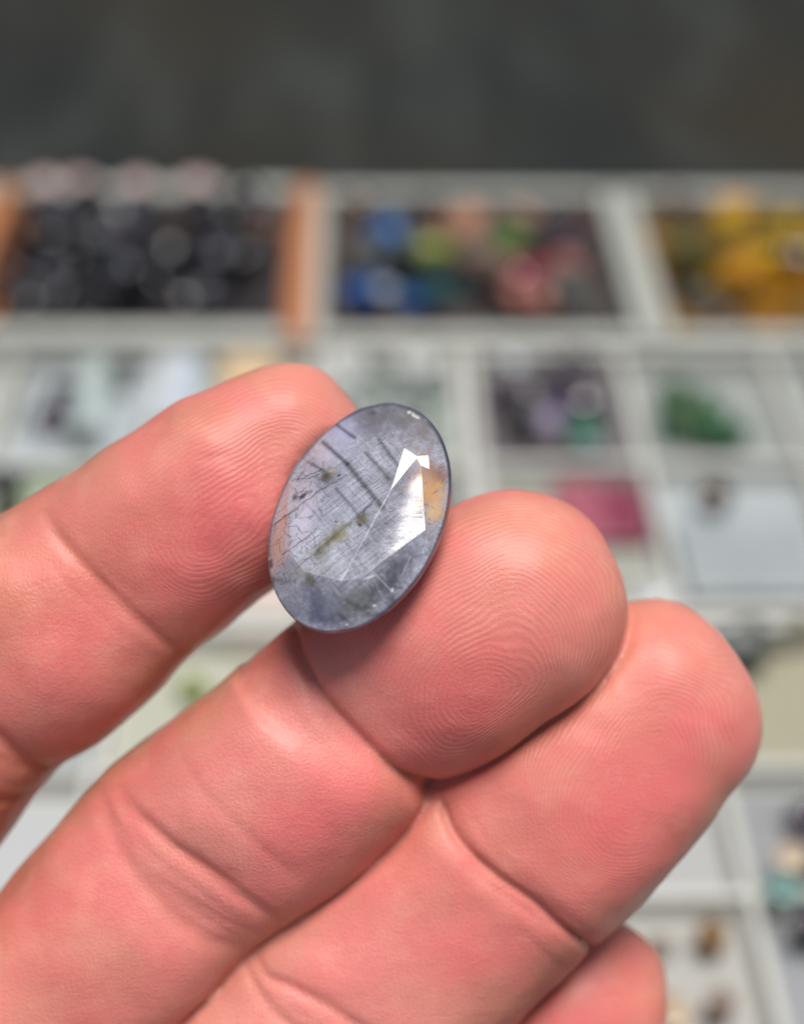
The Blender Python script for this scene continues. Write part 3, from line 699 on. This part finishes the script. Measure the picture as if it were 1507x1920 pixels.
# every facet cut into small pieces so the inclusions can be carried by the surface
GV, GF = [], []
for f in bm.faces:
    N = f.normal.copy(); o_ = f.verts[0].co.copy(); e1 = (f.verts[1].co-o_).normalized(); e2 = N.cross(e1)
    P2 = [((v.co-o_).dot(e1), (v.co-o_).dot(e2)) for v in f.verts]
    st = .072 if N.z > .12 else 1.2
    bd = []; 
    for i in range(len(P2)):
        a, b = P2[i], P2[(i+1) % len(P2)]; l = math.hypot(b[0]-a[0], b[1]-a[1]); k = max(1, int(l/(st*1.5)))
        bd += [(a[0]+(b[0]-a[0])*q/k, a[1]+(b[1]-a[1])*q/k) for q in range(k)]
    pts = [Vector(p) for p in bd]; nb = len(pts)
    ar = f.calc_area()
    if ar > st*st*6:
        q = np.array(P2); x0, y0 = q.min(0); x1, y1 = q.max(0)
        gx_, gy_ = np.meshgrid(np.arange(x0+st/2, x1, st), np.arange(y0+st/2, y1, st)); gx_[1::2] += st/2
        gx_, gy_ = gx_.ravel(), gy_.ravel(); ok = np.ones(len(gx_), bool)
        for i in range(len(P2)):
            a, b = P2[i], P2[(i+1) % len(P2)]; dx, dy = b[0]-a[0], b[1]-a[1]; l = math.hypot(dx, dy) or 1
            ok &= ((gy_-a[1])*dx-(gx_-a[0])*dy)/l > st*.45
        pts += [Vector((float(a), float(b))) for a, b in zip(gx_[ok], gy_[ok])]
    r = delaunay_2d_cdt(pts, [(i, (i+1) % nb) for i in range(nb)], [], 1, 1e-6)
    isB = next((q for q in range(len(PL)) if (N-PL[q][1]).length < 1e-3), -1); FB = globals().setdefault('FB', []); FB += [isB]*len(r[0])
    base = len(GV); GV += [tuple(o_+e1*p[0]+e2*p[1]) for p in r[0]]
    GF += [tuple(base+i for i in t) for t in r[2]]
bm.free()
gm = mesh('gem', GV, GF)
g = np.array(GV); gn = len(g); X, Y = (g @ np.array(TI).T)[:, :2].T.copy()
gm.update()
# colour of the stone body: milky lilac-grey with silk, dark bands, cracks, iron stains and painted facet reflections
zx, zy = (X/K+675-480)*3.7675, (965-Y/K-720)*3.7675      # back to close-up coordinates of the photograph
def nz2(f, seed, sx=1, sy=1, ang=0):
    ca_, sa_ = math.cos(ang), math.sin(ang)
    U = (X*ca_+Y*sa_)*sx; V_ = (-X*sa_+Y*ca_)*sy
    return np.array([mn.noise((a*f+seed, b*f, seed)) for a, b in zip(U, V_)])
AU = math.radians(38)                                      # crack direction
base = np.array([.46, .475, .565]); colr = np.tile(base, (gn, 1))
cl = nz2(.28, 1.3); cl2 = nz2(.8, 5.1); cl3 = nz2(2.4, 7.7)
colr *= (1+.4*cl+.30*cl2+.12*cl3)[:, None]
silk = nz2(1.0, 11, .35, 9, AU); silk2 = nz2(1.0, 13, 9, .3, AU+.12); silk3 = nz2(1.0, 17, .4, 16, AU-.35)
tbl = 1/(1+np.exp(-(5.6-np.hypot((X+1.2)/1.0, (Y+.3)/1.25))*1.5))
colr *= (1+.55*silk*tbl+.28*silk2*(.4+.6*tbl)+.3*silk3+.35*nz2(6.0, 23))[:, None]
def blob(x, y, rx, ry, ang, soft=1.0):
    a = math.radians(ang); dx, dy = zx-x, -(zy-y); u = dx*math.cos(a)+dy*math.sin(a); v_ = -dx*math.sin(a)+dy*math.cos(a)
    wob = 1+.45*cl2+.5*cl3
    return np.exp(-(((u/rx)**2+(v_/ry)**2)*wob*wob)**soft)
def seg(x0, y0, x1, y1, w, jit=0.0, soft=1.0):
    dx, dy = x1-x0, y1-y0; l2 = dx*dx+dy*dy; t = np.clip(((zx-x0)*dx+(zy-y0)*dy)/l2, 0, 1)
    nx_, ny_ = -dy/math.sqrt(l2), dx/math.sqrt(l2)
    j = jit*(cl3*1.2+cl2)
    ex = zx-x0-t*dx+nx_*j; ey = zy-y0-t*dy+ny_*j
    return np.exp(-((ex*ex+ey*ey)/(w*w))**soft)
def over(mask, col, k=1.0):
    mk = np.clip(mask*k, 0, 1)[:, None]; colr[:] = colr*(1-mk)+np.array(col)*mk
def mul(mask, k):
    colr[:] *= (1-np.clip(mask, 0, 1)*k)[:, None]
over(blob(560, 800, 230, 230, 0), (.30, .34, .47), .35)
over(blob(830, 240, 330, 130, 10), (.19, .175, .19), .8); over(blob(1180, 300, 200, 130, -30), (.25, .225, .215), .75)
over(blob(500, 1560, 360, 150, 10), (.20, .205, .29), .7); over(blob(430, 1520, 60, 130, 20), (.085, .09, .17), .6); over(blob(500, 1640, 130, 40, 0), (.075, .08, .18), .6)
over(blob(760, 1500, 170, 110, 30), (.23, .235, .215), .8)
over(blob(1000, 1300, 200, 90, 45), (.11, .11, .15), .75); over(blob(930, 1420, 90, 70, 30), (.06, .055, .08), .6)
over(blob(340, 950, 90, 330, -12), (.75, .71, .86), .75); over(blob(290, 760, 110, 130, 30), (.70, .62, .68), .6)  # internal flashes of the left facets, painted as bright lilac
over(blob(165, 1110, 55, 260, -8), (.85, .52, .36), .75); over(blob(430, 480, 60, 110, 40), (.55, .42, .36), .5)
over(blob(600, 330, 110, 110, 30), (.62, .64, .88), .85); over(blob(500, 490, 80, 90, 40), (.72, .70, .88), .85)  # more lilac flashes painted into the upper left facets
over(blob(1280, 640, 120, 80, -20), (.34, .15, .09), .85); over(blob(1235, 780, 85, 170, 20), (.90, .50, .20), .95); over(blob(1250, 900, 45, 90, -25), (.98, .70, .40), .8)  # skin's orange internal reflection painted into the right facet
over(blob(480, 1290, 170, 60, 10), (.36, .38, .36), .5)
# the dark growth bands across the table
for (x0, y0, x1, y1, w_, k_) in [(455, 395, 640, 560, 17, .72), (640, 560, 900, 880, 21, .72), (870, 390, 1010, 590, 15, .6), (775, 485, 940, 670, 14, .62), (570, 740, 810, 1020, 12, .5),
                                 (555, 265, 690, 370, 14, .7), (350, 540, 470, 610, 12, .55), (640, 1110, 780, 1290, 12, .3), (930, 390, 1010, 480, 8, .3), (350, 840, 470, 960, 8, .25), (440, 720, 520, 800, 8, .3)]:
    mul(seg(x0, y0, x1, y1, w_, 3), k_)
mul(seg(680, 575, 940, 345, 7, 5), .35); over(seg(250, 1290, 640, 600, 4, 3), (.4, .4, .45), 0)
rs = np.random.default_rng(5)
for (x0, y0, x1, y1) in [(130, 990, 430, 770), (430, 770, 640, 640), (200, 1200, 400, 1060), (430, 1190, 820, 845), (290, 1300, 430, 1190), (120, 1000, 300, 880), (330, 640, 480, 600), (240, 680, 440, 640)]:
    mul(seg(x0, y0, x1, y1, 5, 8), .6)
for k in range(150):                                       # needles and fine cracks of the left side
    x = rs.uniform(110, 480); y = rs.uniform(560, 1420); 
    a = math.radians(rs.choice([38, -50, 75, 10, -80])+rs.normal(0, 9)); l = rs.uniform(20, 75)
    mul(seg(x, y, x+l*math.cos(a), y-l*math.sin(a), rs.uniform(2.2, 3.6), 6), rs.uniform(.3, .65))
for k in range(170):                                       # silk needles of the table
    x = rs.uniform(430, 1000); y = rs.uniform(450, 1330); 
    a = math.radians((38 if rs.random() < .78 else -52)+rs.normal(0, 3)); l = rs.uniform(30, 130); s_ = seg(x, y, x+l*math.cos(a), y-l*math.sin(a), 2.4)
    if rs.random() < .5: mul(s_, rs.uniform(.12, .3))
    else: over(s_, (.50, .52, .62), rs.uniform(.15, .35))
for k in range(60):                                        # scratches and dark nicks on the right facets
    x = rs.uniform(950, 1330); y = rs.uniform(560, 1200); a = rs.uniform(0, 3.1); l = rs.uniform(12, 50)
    mul(seg(x, y, x+l*math.cos(a), y-l*math.sin(a), 3, 8), rs.uniform(.3, .6))
# iron stains
over(blob(490, 650, 66, 50, 50, 1.4), (.11, .085, .035), .95); over(blob(530, 610, 30, 14, 10), (.75, .68, .45), .6)
over(blob(540, 1090, 150, 48, 40), (.33, .31, .17), .7); over(blob(550, 1085, 110, 24, 42), (.10, .085, .03), .9); over(blob(625, 1060, 36, 36, 0), (.33, .30, .09), .6)
over(blob(750, 955, 26, 36, 30, 1.5), (.15, .13, .05), .8); over(blob(745, 995, 9, 9, 0, 2), (.02, .02, .02), .9); over(blob(790, 870, 50, 9, 45), (.04, .04, .045), .75)
over(blob(570, 972, 13, 6, -10, 2), (.02, .02, .02), .8); over(blob(583, 645, 13, 8, 40, 2), (.02, .02, .02), .8)
over(blob(330, 790, 45, 14, 35, 1.5), (.03, .03, .035), .85); over(blob(270, 800, 26, 22, 0, 1.5), (.05, .045, .05), .8); over(blob(455, 1165, 12, 26, -10), (.03, .025, .01), .7)
over(blob(395, 1370, 36, 36, 0, 1.4), (.16, .15, .08), .8); over(blob(330, 1320, 40, 30, 0), (.62, .60, .55), .5)
over(blob(110, 1270, 22, 40, 0, 1.5), (.03, .03, .035), .8); over(blob(820, 180, 30, 18, 0), (.05, .045, .05), .5); over(blob(170, 1380, 60, 20, -10), (.05, .05, .06), .5)
over(blob(740, 1560, 160, 16, -32), (.07, .07, .04), .55); over(blob(590, 1450, 45, 10, -50), (.75, .85, .80), .5); over(blob(640, 1630, 60, 12, -40), (.07, .06, .05), .6)
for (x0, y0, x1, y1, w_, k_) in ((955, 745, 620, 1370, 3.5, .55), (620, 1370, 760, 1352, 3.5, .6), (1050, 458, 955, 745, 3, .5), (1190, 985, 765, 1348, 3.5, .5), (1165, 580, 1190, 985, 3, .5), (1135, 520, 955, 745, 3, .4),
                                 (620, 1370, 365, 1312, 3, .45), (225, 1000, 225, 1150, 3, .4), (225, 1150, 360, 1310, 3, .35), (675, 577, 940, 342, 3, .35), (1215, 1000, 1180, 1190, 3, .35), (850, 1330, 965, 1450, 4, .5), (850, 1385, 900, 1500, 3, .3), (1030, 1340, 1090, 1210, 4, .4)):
    over(seg(x0, y0, x1, y1, w_, 1.5), (.86, .88, .95), k_)  # highlights along the facet edges, painted as pale worn lines
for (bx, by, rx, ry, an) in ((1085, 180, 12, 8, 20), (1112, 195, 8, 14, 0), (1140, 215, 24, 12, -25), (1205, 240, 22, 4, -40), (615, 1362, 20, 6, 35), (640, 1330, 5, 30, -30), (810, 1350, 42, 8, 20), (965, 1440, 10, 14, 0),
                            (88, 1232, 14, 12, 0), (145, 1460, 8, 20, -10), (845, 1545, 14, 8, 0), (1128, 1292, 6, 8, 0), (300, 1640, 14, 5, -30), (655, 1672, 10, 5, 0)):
    over(blob(bx, by, rx, ry, an, 2), (.95, .95, .97), .95)  # white sparkles painted on crown and rim, with some edge chips
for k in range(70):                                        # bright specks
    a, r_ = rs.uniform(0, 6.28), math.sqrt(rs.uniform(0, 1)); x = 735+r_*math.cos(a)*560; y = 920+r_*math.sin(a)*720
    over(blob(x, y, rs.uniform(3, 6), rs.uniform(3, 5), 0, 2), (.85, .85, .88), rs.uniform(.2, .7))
er = np.hypot((X*math.cos(TA)-Y*math.sin(TA))/7.16, (X*math.sin(TA)+Y*math.cos(TA))/10.5)
over(np.clip((er-.955)/.02, 0, 1)*np.clip((X*.9-Y*.25)/4-.3, 0, 1), (.05, .05, .085), .9)
over(np.clip((er-.975)/.015, 0, 1), (.07, .07, .11), .6)
colr = np.clip(colr, .01, .95)
FBi = np.array(FB); FBa = FBi == 1; dd_ = (g[:, 0]-ca.x)*nB.x+(g[:, 1]-ca.y)*nB.y
tl = (-.25+.060*dd_)
glint_tilt = np.zeros((gn, 3)); glint_tilt[:, 0] = -nB.x*tl*FBa; glint_tilt[:, 1] = -nB.y*tl*FBa
hl = TI.transposed() @ (SUNC+Vector((0, 0, 1))).normalized()
dC = (hl-PL[3][1])*.85; vC = (g[:, 1]-g[FBi == 3][:, 1].mean())*.03
for a_ in range(3): glint_tilt[FBi == 3, a_] = dC[a_]
glint_tilt[FBi == 3, 1] += vC[FBi == 3]
glint_tilt[FBi == 4] = (.17, -.10, 0)
wat = gm.attributes.new('glint_tilt', 'FLOAT_VECTOR', 'POINT'); wat.data.foreach_set('vector', glint_tilt.astype(np.float32).ravel())
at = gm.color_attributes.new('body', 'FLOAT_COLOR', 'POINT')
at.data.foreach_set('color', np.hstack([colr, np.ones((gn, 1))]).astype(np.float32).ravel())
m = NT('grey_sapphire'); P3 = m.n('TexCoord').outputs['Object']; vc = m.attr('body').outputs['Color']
sc1 = m.noise(m.n('Mapping', i_Vector=P3, i_Rotation=(0, 0, R_(-38)), i_Scale=(.6, 14, 1)), 1, 4, .6)
sc2 = m.noise(P3, 3.0, 5, .6)
bev = m.n('Bevel', samples=6, i_Radius=.00006)
lo = m.n('Bump', i_Strength=1.0, i_Distance=.00020, i_Height=m.noise(P3, .30, 1, .4),
         i_Normal=m.n('VectorMath', operation='NORMALIZE', i_0=m.n('VectorMath', operation='ADD', i_0=bev,
                      i_1=m.n('VectorTransform', vector_type='VECTOR', convert_from='OBJECT', convert_to='WORLD', i_Vector=
                              m.n('VectorMath', operation='SCALE', i_0=m.attr('glint_tilt').outputs['Vector'], i_Scale=1000.0)))))
bp = m.n('Bump', i_Strength=.16, i_Distance=.00006, i_Height=m.math('ADD', sc1, sc2), i_Normal=lo)
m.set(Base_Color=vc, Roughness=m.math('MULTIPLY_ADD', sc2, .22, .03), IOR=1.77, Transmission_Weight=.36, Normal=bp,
      Subsurface_Weight=.25, Subsurface_Scale=.001, Subsurface_Radius=(.8, .9, 1.0))
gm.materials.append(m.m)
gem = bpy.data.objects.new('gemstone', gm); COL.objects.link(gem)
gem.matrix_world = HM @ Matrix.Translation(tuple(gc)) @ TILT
gem['label'] = 'large oval faceted grey-violet gem held between the index and middle fingertips'; gem['category'] = 'gemstone'
if __import__('os').environ.get('DBG'):
    bv = BVHTree.FromPolygons([Vector(v) for v in co], [tuple(p.vertices) for p in hm.polygons])
    T_ = Matrix.Translation(tuple(gc)) @ TILT; ins = []
    for v in GV[::7]:
        p = T_ @ Vector(v); q, nn, k, d = bv.find_nearest(p)
        if (p-q).dot(nn) < 0: ins.append((d, fid[hm.polygons[k].vertices[0]], v[2]))
    for f in (0, 1):
        dd = [((T_ @ Vector(v))-bv.find_nearest(T_ @ Vector(v))[0]).length for v in GV[::11]]; print('mindist', min(dd))
        q = [i for i in ins if i[1] == f]; print('GEM inside', f, len(q), max([i[0] for i in q] or [0]))
    print('HAND verts', n, 'zmin', min(v.co.z for v in list(hm.vertices)[::50]), 'gem', gn, 'stones', len([o for o in COL.objects if o.name.startswith('gemstone')]))
